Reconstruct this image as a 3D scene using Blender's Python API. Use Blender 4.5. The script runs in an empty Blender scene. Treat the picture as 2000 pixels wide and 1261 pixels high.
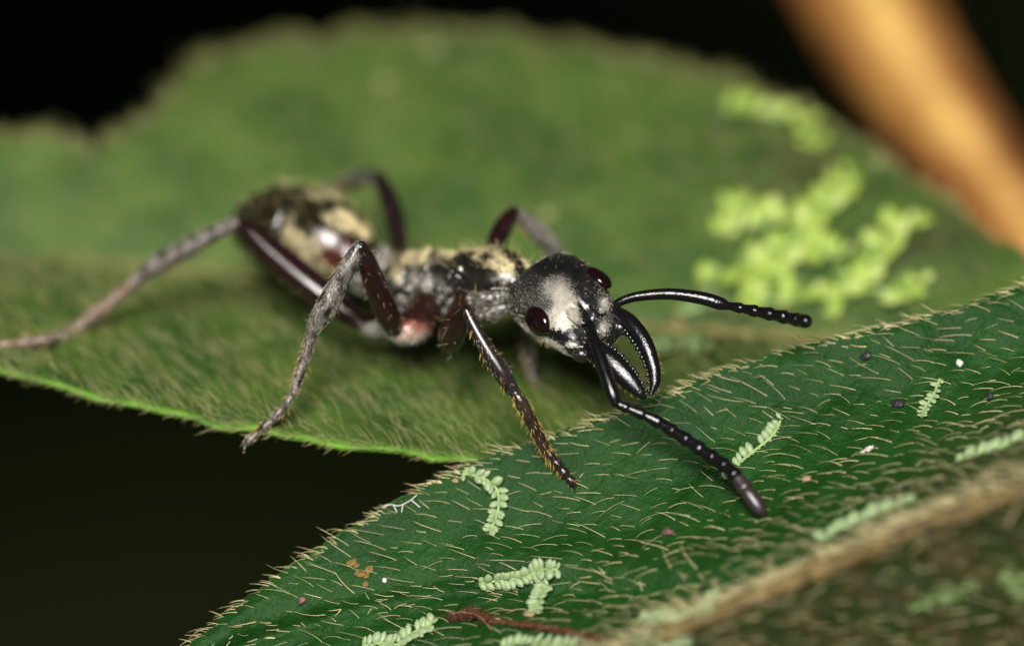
# Macro photograph: a pubescent black ant walking over two hairy leaves.
# 1 Blender unit = 1 millimetre (scene.unit_settings.scale_length = 0.001).
import bpy, math, random
import numpy as np
from mathutils import Vector, Matrix, kdtree
from mathutils.bvhtree import BVHTree

rng = np.random.default_rng(7)
random.seed(7)
scene = bpy.context.scene
C = scene.collection
scene.unit_settings.system = 'METRIC'
scene.unit_settings.scale_length = 0.001
scene.unit_settings.length_unit = 'MILLIMETERS'

# ------------------------------------------------------------------ camera
PITCH = math.radians(30.0)
DIST = 160.0                 # working distance, mm
PXMM = 85.0                  # photo pixels per mm in the plane of focus
CP, SP = math.cos(PITCH), math.sin(PITCH)
AX = np.array([1.0, 0.0, 0.0]); AU = np.array([0.0, SP, CP]); AD = np.array([0.0, CP, -SP])
cam_d = bpy.data.cameras.new('camera'); cam = bpy.data.objects.new('camera', cam_d); C.objects.link(cam)
cam.location = Vector(-DIST * AD)
cam.rotation_euler = (math.radians(90) - PITCH, 0, 0)
cam_d.sensor_width = 36.0
cam_d.lens = 36.0 * DIST / (2000.0 / PXMM)
cam_d.clip_start = 5.0; cam_d.clip_end = 60000.0
cam_d.dof.use_dof = True
cam_d.dof.focus_distance = DIST - 0.75
cam_d.dof.aperture_fstop = 0.001 * cam_d.lens / 8.6     # lens opening 8.6 mm across
cam_d.dof.aperture_blades = 0
scene.camera = cam

# ------------------------------------------------------------------ light: night, flash-like key
SUN_EL, SUN_AZ = math.radians(48), math.radians(-6)     # azimuth measured from the camera side
world = bpy.data.worlds.new('World'); scene.world = world; world.use_nodes = True
wn = world.node_tree.nodes; wl = world.node_tree.links
sky = wn.new('ShaderNodeTexSky'); sky.sky_type = 'NISHITA'; sky.sun_disc = False
sky.sun_elevation = SUN_EL; sky.sun_rotation = math.pi - SUN_AZ
wn['Background'].inputs['Strength'].default_value = 0.007
wl.new(sky.outputs[0], wn['Background'].inputs[0])
sun_d = bpy.data.lights.new('sun', 'SUN'); sun = bpy.data.objects.new('sun', sun_d); C.objects.link(sun)
sun_d.energy = 5.0; sun_d.angle = math.radians(22); sun_d.color = (1.0, 0.96, 0.90)
to_sun = Vector((math.sin(SUN_AZ) * math.cos(SUN_EL), -math.cos(SUN_AZ) * math.cos(SUN_EL), math.sin(SUN_EL)))
sun.rotation_euler = to_sun.to_track_quat('Z', 'Y').to_euler()
scene.view_settings.view_transform = 'Standard'; scene.view_settings.look = 'None'
scene.view_settings.exposure = 0.5; scene.view_settings.gamma = 1.0
scene.cycles.use_denoising = True
scene.cycles.max_bounces = 6; scene.cycles.transparent_max_bounces = 8

# ------------------------------------------------------------------ helpers
def P(px, py, d):
    s = (1 + d / DIST) / PXMM
    return (px - 1000) * s * AX + (630.5 - py) * s * AU + d * AD
def Q(px, py, z):
    k = (630.5 - py) / PXMM
    return P(px, py, (k * CP - z) / (SP - k * CP / DIST))
def proj(v):
    v = np.atleast_2d(v); d = v @ AD; s = PXMM / (1 + d / DIST)
    return 1000 + v[:, 0] * s, 630.5 - (v @ AU) * s, d
def interp(x, pts):
    pts = np.array(pts, float); return np.interp(x, pts[:, 0], pts[:, 1])
def smooth(pts, n):
    """Catmull-Rom through rows of pts, n samples."""
    p = np.array(pts, float); m = len(p)
    q = np.vstack([2 * p[0] - p[1], p, 2 * p[-1] - p[-2]])
    seg = np.linalg.norm(np.diff(p[:, :3], axis=0), axis=1) ** 0.8 + 1e-9
    kn = np.concatenate([[0], np.cumsum(seg)]); kn /= kn[-1]
    ts = np.linspace(0, 1, n); out = []
    for t in ts:
        i = min(int(np.searchsorted(kn, t, side='right')) - 1, m - 2)
        u = (t - kn[i]) / (kn[i + 1] - kn[i])
        a, b, c, e = q[i], q[i + 1], q[i + 2], q[i + 3]
        out.append(0.5 * (2 * b + (c - a) * u + (2 * a - 5 * b + 4 * c - e) * u * u + (3 * b - a - 3 * c + e) * u ** 3))
    return np.array(out)
def unit(v):
    return v / (np.linalg.norm(v, axis=-1, keepdims=True) + 1e-12)

def mesh_obj(name, verts, faces, mat=None, parent=None, smooth_shade=True, mats=None):
    me = bpy.data.meshes.new(name)
    me.from_pydata([tuple(v) for v in verts], [], faces if isinstance(faces, list) else faces.tolist())
    me.update()
    if smooth_shade:
        me.polygons.foreach_set('use_smooth', [True] * len(me.polygons))
    if mat: me.materials.append(mat)
    o = bpy.data.objects.new(name, me); C.objects.link(o)
    if parent: o.parent = parent
    return o
def tag(o, label=None, cat=None, group=None, kind=None):
    if label: o['label'] = label
    if cat: o['category'] = cat
    if group: o['group'] = group
    if kind: o['kind'] = kind
    return o
def empty(name, loc=(0, 0, 0)):
    o = bpy.data.objects.new(name, None); C.objects.link(o); o.location = loc; o.empty_display_size = 0.3
    return o

def loft(ctrl, n=40, sides=20, ref=None, mod=None, caps=True):
    """ctrl rows: x y z r_side r_up.  Closed elliptical tube."""
    c = smooth(ctrl, n); p = c[:, :3]; r1 = np.maximum(c[:, 3], 1e-4); r2 = np.maximum(c[:, 4], 1e-4)
    t = unit(np.gradient(p, axis=0)); ref = np.array(ref if ref is not None else (0, 0.2, 1.0), float)
    sd = np.cross(t, ref); bad = np.linalg.norm(sd, axis=1) < 0.05
    sd[bad] = np.cross(t[bad], np.array([1.0, 0.1, 0.0])); sd = unit(sd); up = np.cross(sd, t)
    rows = []
    if caps:   # rounded ends
        for f in (0.35, 0.75, 0.93):
            b = math.sqrt(1 - f * f); rows.append((p[0] - t[0] * b * 0.8 * min(r1[0], r2[0]), sd[0], up[0], r1[0] * f, r2[0] * f, 0.0))
    for i in range(n): rows.append((p[i], sd[i], up[i], r1[i], r2[i], i / (n - 1)))
    if caps:
        for f in (0.93, 0.75, 0.35):
            b = math.sqrt(1 - f * f); rows.append((p[-1] + t[-1] * b * 0.8 * min(r1[-1], r2[-1]), sd[-1], up[-1], r1[-1] * f, r2[-1] * f, 1.0))
    ang = np.arange(sides) * 2 * math.pi / sides; V = []
    for (c0, s0, u0, a, b, tt) in rows:
        m = np.ones(sides) if mod is None else mod(tt, ang)
        V.append(c0 + (np.cos(ang) * a * m)[:, None] * s0 + (np.sin(ang) * b * m)[:, None] * u0)
    nr = len(V); V = np.vstack(V); F = []
    for i in range(nr - 1):
        for j in range(sides):
            k = (j + 1) % sides
            F.append([i * sides + j, i * sides + k, (i + 1) * sides + k, (i + 1) * sides + j])
    F.append(list(range(sides))[::-1]); F.append([(nr - 1) * sides + j for j in range(sides)])
    return V, F
def join(parts):
    V, F, k = [], [], 0
    for v, f in parts:
        V.append(v); F += [[i + k for i in q] for q in f]; k += len(v)
    return np.vstack(V), F
def pr(px, py, d, r, r2=None):
    s = (1 + d / DIST) / PXMM
    return np.concatenate([P(px, py, d), [r * s, (r if r2 is None else r2) * s]])

def hairs(base, nrm, direc, length, rad, lift=0.35, curl=-0.5, jitter=0.25, sides=3, seg=4):
    """Tapered curved strands as one vertex/face set. curl<0 bends the tip back to the surface."""
    n = len(base); L = np.broadcast_to(length, n).astype(float); R = np.broadcast_to(rad, n).astype(float)
    lf = np.broadcast_to(lift, n) + rng.normal(0, 0.12, n)
    d = unit(direc - (direc * nrm).sum(1)[:, None] * nrm + rng.normal(0, jitter, (n, 3)))
    d = unit(d - (d * nrm).sum(1)[:, None] * nrm)
    cu = np.broadcast_to(curl, n) * (0.6 + 0.8 * rng.random(n)); side = np.cross(nrm, d)
    sw = rng.normal(0, 0.25, n)
    V = np.zeros((n, seg, sides, 3)); tip = None; pos = base.copy(); ang = np.arange(sides) * 2 * math.pi / sides
    for k in range(seg + 1):
        t = k / seg; a = lf + cu * t
        dr = unit(d * np.cos(a)[:, None] + nrm * np.sin(a)[:, None] + side * (sw * t)[:, None])
        if k == seg: tip = pos.copy(); break
        s1 = unit(np.cross(dr, nrm) + 1e-6); u1 = np.cross(s1, dr); rr = R * (1 - 0.75 * t ** 1.3)
        V[:, k] = pos[:, None] + rr[:, None, None] * (np.cos(ang)[None, :, None] * s1[:, None] + np.sin(ang)[None, :, None] * u1[:, None])
        pos = pos + dr * (L / seg)[:, None]
    nv = seg * sides + 1
    allv = np.concatenate([V.reshape(n, seg * sides, 3), tip[:, None]], axis=1).reshape(-1, 3)
    f = []
    for k in range(seg - 1):
        for j in range(sides):
            j2 = (j + 1) % sides
            f.append([k * sides + j, k * sides + j2, (k + 1) * sides + j2]); f.append([k * sides + j, (k + 1) * sides + j2, (k + 1) * sides + j])
    for j in range(sides):
        f.append([(seg - 1) * sides + j, (seg - 1) * sides + (j + 1) % sides, seg * sides])
    f = np.array(f); F = (f[None] + (np.arange(n) * nv)[:, None, None]).reshape(-1, 3)
    return allv, F
def fast_mesh(name, V, F, mat, parent=None):
    """triangles from numpy"""
    me = bpy.data.meshes.new(name)
    me.vertices.add(len(V)); me.vertices.foreach_set('co', V.astype(np.float32).ravel())
    me.loops.add(F.size); me.loops.foreach_set('vertex_index', F.astype(np.int32).ravel())
    me.polygons.add(len(F)); me.polygons.foreach_set('loop_start', np.arange(len(F), dtype=np.int32) * 3)
    me.polygons.foreach_set('use_smooth', np.ones(len(F), dtype=bool))
    me.update(calc_edges=True); me.materials.append(mat)
    o = bpy.data.objects.new(name, me); C.objects.link(o)
    if parent: o.parent = parent
    return o
def sample(V, F, N, n, weight=None):
    """area-weighted random points on quads/tris (numpy), with interpolated normals."""
    T = F if F.shape[1] == 3 else np.vstack([F[:, [0, 1, 2]], F[:, [0, 2, 3]]])
    a, b, c = V[T[:, 0]], V[T[:, 1]], V[T[:, 2]]
    w = np.linalg.norm(np.cross(b - a, c - a), axis=1)
    if weight is not None: w = w * weight[T].mean(1)
    i = rng.choice(len(T), n, p=w / w.sum()); r1 = np.sqrt(rng.random(n)); r2 = rng.random(n)
    wa, wb, wc = (1 - r1)[:, None], (r1 * (1 - r2))[:, None], (r1 * r2)[:, None]
    return wa * a[i] + wb * b[i] + wc * c[i], unit(wa * N[T[i, 0]] + wb * N[T[i, 1]] + wc * N[T[i, 2]])
def thin(p, n, r):
    cell = {}; keep = []
    for i, q in enumerate(p):
        k = tuple(np.floor(q / r).astype(int)); ok = True
        for a in (-1, 0, 1):
            for b in (-1, 0, 1):
                for c in (-1, 0, 1):
                    for j in cell.get((k[0] + a, k[1] + b, k[2] + c), ()):
                        if ((p[j] - q) ** 2).sum() < r * r: ok = False
        if ok: cell.setdefault(k, []).append(i); keep.append(i)
    return p[keep], n[keep]
def normals(V, F):
    T = F if F.shape[1] == 3 else np.vstack([F[:, [0, 1, 2]], F[:, [0, 2, 3]]])
    fn = np.cross(V[T[:, 1]] - V[T[:, 0]], V[T[:, 2]] - V[T[:, 0]]); N = np.zeros_like(V)
    for k in range(3): np.add.at(N, T[:, k], fn)
    return unit(N)
def vnoise(p, scale, seed=0):
    """cheap smooth noise from sums of sines, about -1..1"""
    r = np.random.default_rng(seed); out = 0
    for k in range(7):
        w = r.normal(0, 1, 3); w = w / np.linalg.norm(w) * (0.6 + 1.1 * r.random()) * 2 * math.pi / scale
        out = out + np.sin(p @ w + r.random() * 6.28)
    return out / 3.2

# ------------------------------------------------------------------ materials
def new_mat(name):
    m = bpy.data.materials.new(name); m.use_nodes = True
    return m, m.node_tree.nodes, m.node_tree.links, m.node_tree.nodes['Principled BSDF']
def node(nt, typ, **kw):
    n = nt.new(typ)
    for k, v in kw.items():
        if k in n.inputs.keys(): n.inputs[k].default_value = v
        else: setattr(n, k, v)
    return n
def ramp(nt, stops):
    r = nt.new('ShaderNodeValToRGB'); e = r.color_ramp.elements
    while len(e) < len(stops): e.new(0.5)
    for el, (p, c) in zip(e, stops): el.position = p; el.color = (*c, 1)
    return r
def mixc(nt, ln, fac, a, b, mode='MIX'):
    m = nt.new('ShaderNodeMix'); m.data_type = 'RGBA'; m.blend_type = mode
    for sock, v in ((m.inputs[0], fac), (m.inputs[6], a), (m.inputs[7], b)):
        if hasattr(v, 'is_linked'): ln.new(v, sock)
        elif isinstance(v, (int, float)): sock.default_value = v
        else: sock.default_value = (*v, 1)
    return m.outputs[2]

def leaf_material(name, dark, light, tint, edge, rough=0.42, spec=0.36, bump=0.8):
    m, nt, ln, b = new_mat(name)
    tc = nt.new('ShaderNodeTexCoord')
    n1 = node(nt, 'ShaderNodeTexNoise', Scale=0.45, Detail=5.0, Roughness=0.6); ln.new(tc.outputs['Object'], n1.inputs['Vector'])
    n2 = node(nt, 'ShaderNodeTexNoise', Scale=5.5, Detail=4.0, Roughness=0.65); ln.new(tc.outputs['Object'], n2.inputs['Vector'])
    r1 = ramp(nt, [(0.38, dark), (0.62, light)]); ln.new(n1.outputs['Fac'], r1.inputs[0])
    r2 = ramp(nt, [(0.50, (0, 0, 0)), (0.74, (1, 1, 1))]); ln.new(n2.outputs['Fac'], r2.inputs[0])
    mul = node(nt, 'ShaderNodeMath', operation='MULTIPLY'); mul.inputs[1].default_value = 0.45; ln.new(r2.outputs[0], mul.inputs[0])
    c = mixc(nt.id_data.nodes, ln, mul.outputs[0], r1.outputs[0], tint)
    at = node(nt, 'ShaderNodeAttribute', attribute_name='margin')
    c = mixc(nt.id_data.nodes, ln, at.outputs['Fac'], c, edge)
    at2 = node(nt, 'ShaderNodeAttribute', attribute_name='stain_shade')
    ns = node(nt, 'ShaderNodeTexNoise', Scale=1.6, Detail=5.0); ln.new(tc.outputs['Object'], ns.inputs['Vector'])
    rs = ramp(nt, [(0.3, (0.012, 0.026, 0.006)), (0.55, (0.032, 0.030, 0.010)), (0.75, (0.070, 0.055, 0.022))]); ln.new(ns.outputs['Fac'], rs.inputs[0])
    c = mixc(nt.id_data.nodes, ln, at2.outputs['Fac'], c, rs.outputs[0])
    ln.new(c, b.inputs['Base Color'])
    vo = node(nt, 'ShaderNodeTexVoronoi', Scale=7.5); ln.new(tc.outputs['Object'], vo.inputs['Vector'])
    vo2 = node(nt, 'ShaderNodeTexVoronoi', Scale=20.0); ln.new(tc.outputs['Object'], vo2.inputs['Vector'])
    n3 = node(nt, 'ShaderNodeTexNoise', Scale=6.0, Detail=7.0, Roughness=0.72); ln.new(tc.outputs['Object'], n3.inputs['Vector'])
    a1 = node(nt, 'ShaderNodeMath', operation='MULTIPLY_ADD'); a1.inputs[1].default_value = 0.65
    ln.new(vo.outputs['Distance'], a1.inputs[0]); ln.new(n3.outputs['Fac'], a1.inputs[2])
    a2 = node(nt, 'ShaderNodeMath', operation='MULTIPLY_ADD'); a2.inputs[1].default_value = 0.42
    ln.new(vo2.outputs['Distance'], a2.inputs[0]); ln.new(a1.outputs[0], a2.inputs[2])
    bp = node(nt, 'ShaderNodeBump', Strength=bump, Distance=0.05); ln.new(a2.outputs[0], bp.inputs['Height'])
    ln.new(bp.outputs[0], b.inputs['Normal'])
    rr = ramp(nt, [(0.3, (rough - .08,) * 3), (0.7, (rough + .16,) * 3)]); ln.new(n2.outputs['Fac'], rr.inputs[0])
    ln.new(rr.outputs[0], b.inputs['Roughness'])
    b.inputs['Specular IOR Level'].default_value = spec
    b.inputs['Subsurface Weight'].default_value = 0.0
    return m
M = {}
M['leaf_a'] = leaf_material('leaf_rear_green', (0.021, 0.060, 0.0060), (0.060, 0.105, 0.014), (0.078, 0.108, 0.028), (0.11, 0.30, 0.015), 0.55)
M['leaf_b'] = leaf_material('leaf_front_green', (0.0048, 0.032, 0.0038), (0.0095, 0.048, 0.0064), (0.015, 0.054, 0.016), (0.05, 0.10, 0.02), 0.40, 0.16, 0.7)
def simple(name, col, rough=0.5, spec=0.5, var=0.25, scale=6.0, bump=0.0, trans=0.0, sheen=0.0):
    m, nt, ln, b = new_mat(name); tc = nt.new('ShaderNodeTexCoord')
    n = node(nt, 'ShaderNodeTexNoise', Scale=scale, Detail=4.0); ln.new(tc.outputs['Object'], n.inputs['Vector'])
    r = ramp(nt, [(0.25, tuple(x * (1 - var) for x in col)), (0.75, tuple(min(1, x * (1 + var)) for x in col))])
    ln.new(n.outputs['Fac'], r.inputs[0]); ln.new(r.outputs[0], b.inputs['Base Color'])
    b.inputs['Roughness'].default_value = rough; b.inputs['Specular IOR Level'].default_value = spec
    if bump:
        bp = node(nt, 'ShaderNodeBump', Strength=bump, Distance=0.05); ln.new(n.outputs['Fac'], bp.inputs['Height']); ln.new(bp.outputs[0], b.inputs['Normal'])
    if trans:
        b.inputs['Subsurface Weight'].default_value = trans; b.inputs['Subsurface Radius'].default_value = (0.1, 0.1, 0.05); b.inputs['Subsurface Scale'].default_value = 0.6
    return m
M['leaf_hair'] = simple('leaf_hair', (0.66, 0.56, 0.30), 0.28, 0.6, 0.35, 1.3)
M['leaf_hair_rear'] = simple('leaf_hair_rear', (0.30, 0.295, 0.115), 0.45, 0.4, 0.3, 1.3)
M['midrib'] = simple('midrib_brown', (0.105, 0.070, 0.020), 0.6, 0.3, 0.65, 2.2, 0.5)
M['midrib_a'] = simple('midrib_olive', (0.17, 0.145, 0.04), 0.55, 0.4, 0.35, 1.0, 0.2)
M['liverwort'] = simple('liverwort_pale_green', (0.235, 0.315, 0.160), 0.4, 0.4, 0.22, 9.0, 0.3, 0.25)
M['liverwort_far'] = simple('liverwort_yellow_green', (0.24, 0.33, 0.055), 0.5, 0.3, 0.25, 2.0, 0.2, 0.2)
M['liverwort_stem'] = simple('liverwort_stem', (0.22, 0.34, 0.11), 0.5, 0.4, 0.3, 6.0)
M['soil'] = simple('wet_black_humus', (0.026, 0.034, 0.010), 0.95, 0.05, 0.9, 0.006)
M['white_bit'] = simple('white_grain', (0.50, 0.49, 0.44), 0.5, 0.4, 0.1)
M['tan_bit'] = simple('tan_crumb', (0.27, 0.18, 0.105), 0.6, 0.4, 0.3, 12.0, 0.4)
M['brown_bit'] = simple('brown_crumb', (0.10, 0.055, 0.05), 0.5, 0.4, 0.4, 12.0, 0.5)
M['olive_bit'] = simple('olive_speck', (0.20, 0.22, 0.09), 0.6, 0.3, 0.2)
M['dark_bit'] = simple('dark_grain', (0.02, 0.018, 0.024), 0.45, 0.4, 0.3, 12.0, 0.4)
M['ochre_bit'] = simple('ochre_crust', (0.15, 0.095, 0.022), 0.7, 0.3, 0.4, 12.0, 0.5)
M['red_moss'] = simple('red_brown_strand', (0.10, 0.030, 0.018), 0.6, 0.3, 0.45, 10.0, 0.5)

def stem_material():
    m, nt, ln, b = new_mat('orange_brown_bark'); tc = nt.new('ShaderNodeTexCoord')
    n = node(nt, 'ShaderNodeTexNoise', Scale=0.9, Detail=5.0, Roughness=0.6); ln.new(tc.outputs['Object'], n.inputs['Vector'])
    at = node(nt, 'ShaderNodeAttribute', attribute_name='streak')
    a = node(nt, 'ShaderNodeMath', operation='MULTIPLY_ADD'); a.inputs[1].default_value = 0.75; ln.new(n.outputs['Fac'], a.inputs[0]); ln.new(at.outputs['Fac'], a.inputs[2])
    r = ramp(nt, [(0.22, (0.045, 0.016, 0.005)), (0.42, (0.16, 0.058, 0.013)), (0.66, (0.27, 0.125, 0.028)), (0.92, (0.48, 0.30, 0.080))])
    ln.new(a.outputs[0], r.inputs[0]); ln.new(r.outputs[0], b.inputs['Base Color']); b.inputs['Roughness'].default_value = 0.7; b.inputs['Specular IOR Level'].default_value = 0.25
    bp = node(nt, 'ShaderNodeBump', Strength=0.5, Distance=0.3); ln.new(n.outputs['Fac'], bp.inputs['Height']); ln.new(bp.outputs[0], b.inputs['Normal'])
    return m
M['bark'] = stem_material()

def ant_material():
    m, nt, ln, b = new_mat('ant_cuticle'); tc = nt.new('ShaderNodeTexCoord')
    col = node(nt, 'ShaderNodeAttribute', attribute_name='tint'); pub = node(nt, 'ShaderNodeAttribute', attribute_name='pub')
    n = node(nt, 'ShaderNodeTexNoise', Scale=26.0, Detail=4.0, Roughness=0.7); ln.new(tc.outputs['Object'], n.inputs['Vector'])
    n2 = node(nt, 'ShaderNodeTexNoise', Scale=5.0, Detail=4.0, Roughness=0.6); ln.new(tc.outputs['Object'], n2.inputs['Vector'])
    rv = ramp(nt, [(0.3, (0.55, 0.55, 0.55)), (0.7, (1.3, 1.25, 1.2))]); ln.new(n2.outputs['Fac'], rv.inputs[0])
    c = mixc(nt, ln, 1.0, col.outputs['Color'], rv.outputs[0], 'MULTIPLY')
    n5 = node(nt, 'ShaderNodeTexNoise', Scale=16.0, Detail=3.0, Roughness=0.8); ln.new(tc.outputs['Object'], n5.inputs['Vector'])
    r5 = ramp(nt, [(0.38, (0.35, 0.34, 0.33)), (0.60, (1.35, 1.35, 1.35))]); ln.new(n5.outputs['Fac'], r5.inputs[0])
    c = mixc(nt, ln, pub.outputs['Fac'], c, mixc(nt, ln, 1.0, c, r5.outputs[0], 'MULTIPLY'))
    ln.new(c, b.inputs['Base Color'])
    mr = nt.new('ShaderNodeMapRange'); mr.inputs['To Min'].default_value = 0.16; mr.inputs['To Max'].default_value = 0.42
    ln.new(pub.outputs['Fac'], mr.inputs['Value']); ln.new(mr.outputs[0], b.inputs['Roughness'])
    bp = node(nt, 'ShaderNodeBump', Strength=0.28, Distance=0.02); ln.new(n.outputs['Fac'], bp.inputs['Height']); ln.new(bp.outputs[0], b.inputs['Normal'])
    b.inputs['Specular IOR Level'].default_value = 0.62
    return m
M['ant'] = ant_material()
M['ant_black'] = simple('ant_black_horn', (0.0045, 0.004, 0.0048), 0.19, 0.55, 0.4, 22.0, 0.22)
M['tooth'] = simple('tooth_black', (0.006, 0.0055, 0.006), 0.12, 0.8, 0.3, 14.0)
M['antenna_tip'] = simple('antenna_brown_velvet', (0.026, 0.017, 0.020), 0.36, 0.7, 0.3, 20.0, 0.2)
M['eye'] = simple('ant_eye', (0.007, 0.0025, 0.0025), 0.10, 0.6, 0.2, 30.0)
def hair_metal(m, v):
    m.node_tree.nodes['Principled BSDF'].inputs['Metallic'].default_value = v; return m
M['silver'] = hair_metal(simple('silver_pubescence', (0.78, 0.74, 0.64), 0.34, 0.7, 0.12, 4.0), 0.75)
M['gold'] = hair_metal(simple('gold_pubescence', (0.80, 0.70, 0.42), 0.36, 0.6, 0.2, 4.0), 0.6)
M['body_hair'] = simple('body_hair_gold', (0.55, 0.46, 0.22), 0.35, 0.5, 0.3, 4.0)
M['bristle'] = simple('golden_bristle', (0.62, 0.40, 0.10), 0.35, 0.5, 0.3, 4.0)

# ------------------------------------------------------------------ ground far below
g = 20000.0
gx = np.concatenate([np.linspace(-g, -900, 6), np.linspace(-800, 800, 60), np.linspace(900, g, 6)])
gy = np.concatenate([np.linspace(-g, -500, 6), np.linspace(-400, 1400, 60), np.linspace(1500, g, 6)])
GV = np.array([[x, y, 0] for y in gy for x in gx]); GV[:, 2] = -260 + 14 * vnoise(GV, 160, 3) + 5 * vnoise(GV, 60, 4)
nx = len(gx)
GF = [[j * nx + i, j * nx + i + 1, (j + 1) * nx + i + 1, (j + 1) * nx + i] for j in range(len(gy) - 1) for i in range(nx - 1)]
tag(mesh_obj('ground', GV, GF, M['soil']), kind='structure')

# unseen leafy cover, added overhead only to keep the sun off the ground behind
def shade_shrub():
    root = empty('shade_shrub', (330, 260, -262)); o0 = np.array(root.location)
    def tube(nm, pts, r0, r1):
        V, F = loft([np.concatenate([np.array(p) - o0, [r, r]]) for p, r in zip(pts, np.linspace(r0, r1, len(pts)))], 24, 10); mesh_obj(nm, V, F, M['bark'], root)
    tube('trunk', [(330, 260, -262), (325, 250, -60), (318, 235, 90), (300, 220, 190)], 9, 6)
    tube('branch', [(318, 235, 90), (180, 190, 128), (40, 150, 140), (-150, 110, 136)], 6, 2.5)
    tube('branch', [(320, 240, 110), (220, 320, 165), (80, 330, 185), (-110, 300, 180)], 6, 2.5)
    tube('branch', [(320, 235, 60), (220, 110, 92), (90, 60, 108), (-60, 30, 112)], 5, 2)
    n, m = 15, 9; V = []
    for i in range(n):
        t = i / (n - 1); w = 36 * math.sin(math.pi * t ** 0.85) ** 0.8
        for j in range(m): s_ = -1 + 2 * j / (m - 1); V.append((s_ * w, 130 * t, 9 * abs(s_) - 22 * t * t))
    me = bpy.data.meshes.new('shade_blade'); me.from_pydata(V, [], grid_faces(n, m).tolist()); me.materials.append(M['leaf_a'])
    for k in range(64):
        x, y = (k % 8 - 4.4) * 44 + random.uniform(-12, 12), 20 + (k // 8) * 46 + random.uniform(-14, 14)
        o = bpy.data.objects.new('shade_blade', me); C.objects.link(o); o.parent = root
        o.location = Vector((x, y, 112 + y * 0.20 + random.uniform(-8, 12))) - Vector(o0); o.rotation_euler = (random.uniform(-.25, .1), random.uniform(-.3, .3), random.uniform(1.0, 2.3))
    tag(root, 'unseen leafy cover added to shade the ground behind the leaves', 'shade_shrub')

# ------------------------------------------------------------------ leaves
def grid_faces(nr, nc):
    i, j = np.meshgrid(np.arange(nr - 1), np.arange(nc - 1), indexing='ij')
    a = (i * nc + j).ravel(); return np.stack([a, a + 1, a + nc + 1, a + nc], 1)
def build_leaf(name, V, nr, nc, mat, thick, margin, stain_shade):
    F = grid_faces(nr, nc); N = normals(V, F)
    if (N.mean(0) @ (AU - AD)) < 0: F = F[:, ::-1]; N = -N
    o = mesh_obj(name, V, F, mat)
    for nm, arr in (('margin', margin), ('stain_shade', stain_shade)):
        a = o.data.attributes.new(nm, 'FLOAT', 'POINT'); a.data.foreach_set('value', arr.astype(np.float32))
    s = o.modifiers.new('thickness', 'SOLIDIFY'); s.thickness = thick; s.offset = -1
    return o, F, N

shade_shrub()
# rear leaf: near-horizontal, folded into a shallow V along its midrib
A_TOP = [(-700, 330), (-300, 285), (0, 266), (60, 270), (125, 288), (190, 292), (250, 270), (300, 240), (332, 198), (352, 158), (390, 126), (450, 108), (550, 90), (700, 72), (850, 66), (1000, 74), (1150, 98), (1300, 128), (1450, 166), (1600, 232), (1750, 326), (1900, 432), (2000, 500), (2150, 590), (2330, 668)]
A_MID = [(-700, 455), (0, 494), (300, 512), (530, 538), (900, 590), (1340, 640), (1700, 664), (2000, 672), (2330, 676)]
A_BOT = [(-700, 540), (-300, 655), (0, 725), (150, 768), (300, 803), (480, 842), (700, 876), (900, 902), (1100, 930), (1500, 905), (2000, 800), (2200, 720), (2330, 684)]
A_FULL = [(-700, 400), (-300, 315), (0, 232), (200, 172), (352, 134), (450, 108)] + A_TOP[12:]
nr, nh = 420, 90
xs = np.linspace(-700, 2330, nr); VA = []; mg = []; st = []
tops = np.convolve(np.pad(interp(xs, A_TOP), 2, mode='edge'), np.ones(5) / 5, 'valid')
tops = tops + 5 * np.sin(xs * 0.043) + 3.5 * np.sin(xs * 0.11 + 1) + 2.5 * np.sin(xs * 0.21)
full = interp(xs, A_FULL) + (tops - interp(xs, A_TOP)) * (xs > 450)
mids = interp(xs, A_MID); bots = interp(xs, A_BOT) + 1.5 * np.sin(xs * 0.06)
for i, x in enumerate(xs):
    sh = interp(x, [(-700, .9), (-300, 1), (1500, 1), (2330, 0.1)])
    zm = -3.55 + interp(x, [(-700, .2), (900, 0.0), (2330, .6)])
    E0 = Q(x, bots[i], interp(x, [(-700, -2.0), (0, -2.0), (500, -2.42), (900, -2.92), (1100, -3.25), (1500, -3.3), (2330, -2.8)]))
    Mi = Q(x, mids[i], zm); E1 = Q(x, full[i], zm + 1.9 * sh)
    tq = np.linspace(0, 1, 120); pq = Mi + (E1 - Mi) * tq[:, None] + np.array([0, 0, 1.0]) * (0.55 * sh * np.sin(math.pi * tq))[:, None]
    yq = proj(pq)[1]; tc = 1.0 if x > 450 else float(np.interp(-tops[i], -yq, tq))
    for t in np.linspace(-1, 1, 2 * nh + 1):
        if t < 0: p = Mi + (E0 - Mi) * (-t) + np.array([0, 0, 0.30 * sh * math.sin(math.pi * (-t)) ** 0.9])
        else: t2 = t * tc; p = Mi + (E1 - Mi) * t2 + np.array([0, 0, 0.55 * sh * math.sin(math.pi * t2)])
        VA.append(p)
        e = 1 - abs(t); mg.append(max(0, 1 - e / (0.030 if t < 0 else 0.02)) * ((0.62 + 0.38 * math.sin(x * 0.021) * math.sin(x * 0.0573 + 1)) if t < 0 else 0.25))
        st.append(0.75 * math.exp(-((e - 0.0) / 0.03) ** 2) if t > 0 else 0)
VA = np.array(VA)
ncA = 2 * nh + 1
tt = np.tile(np.linspace(-1, 1, ncA), nr); sx = np.repeat(xs, ncA)
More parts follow.
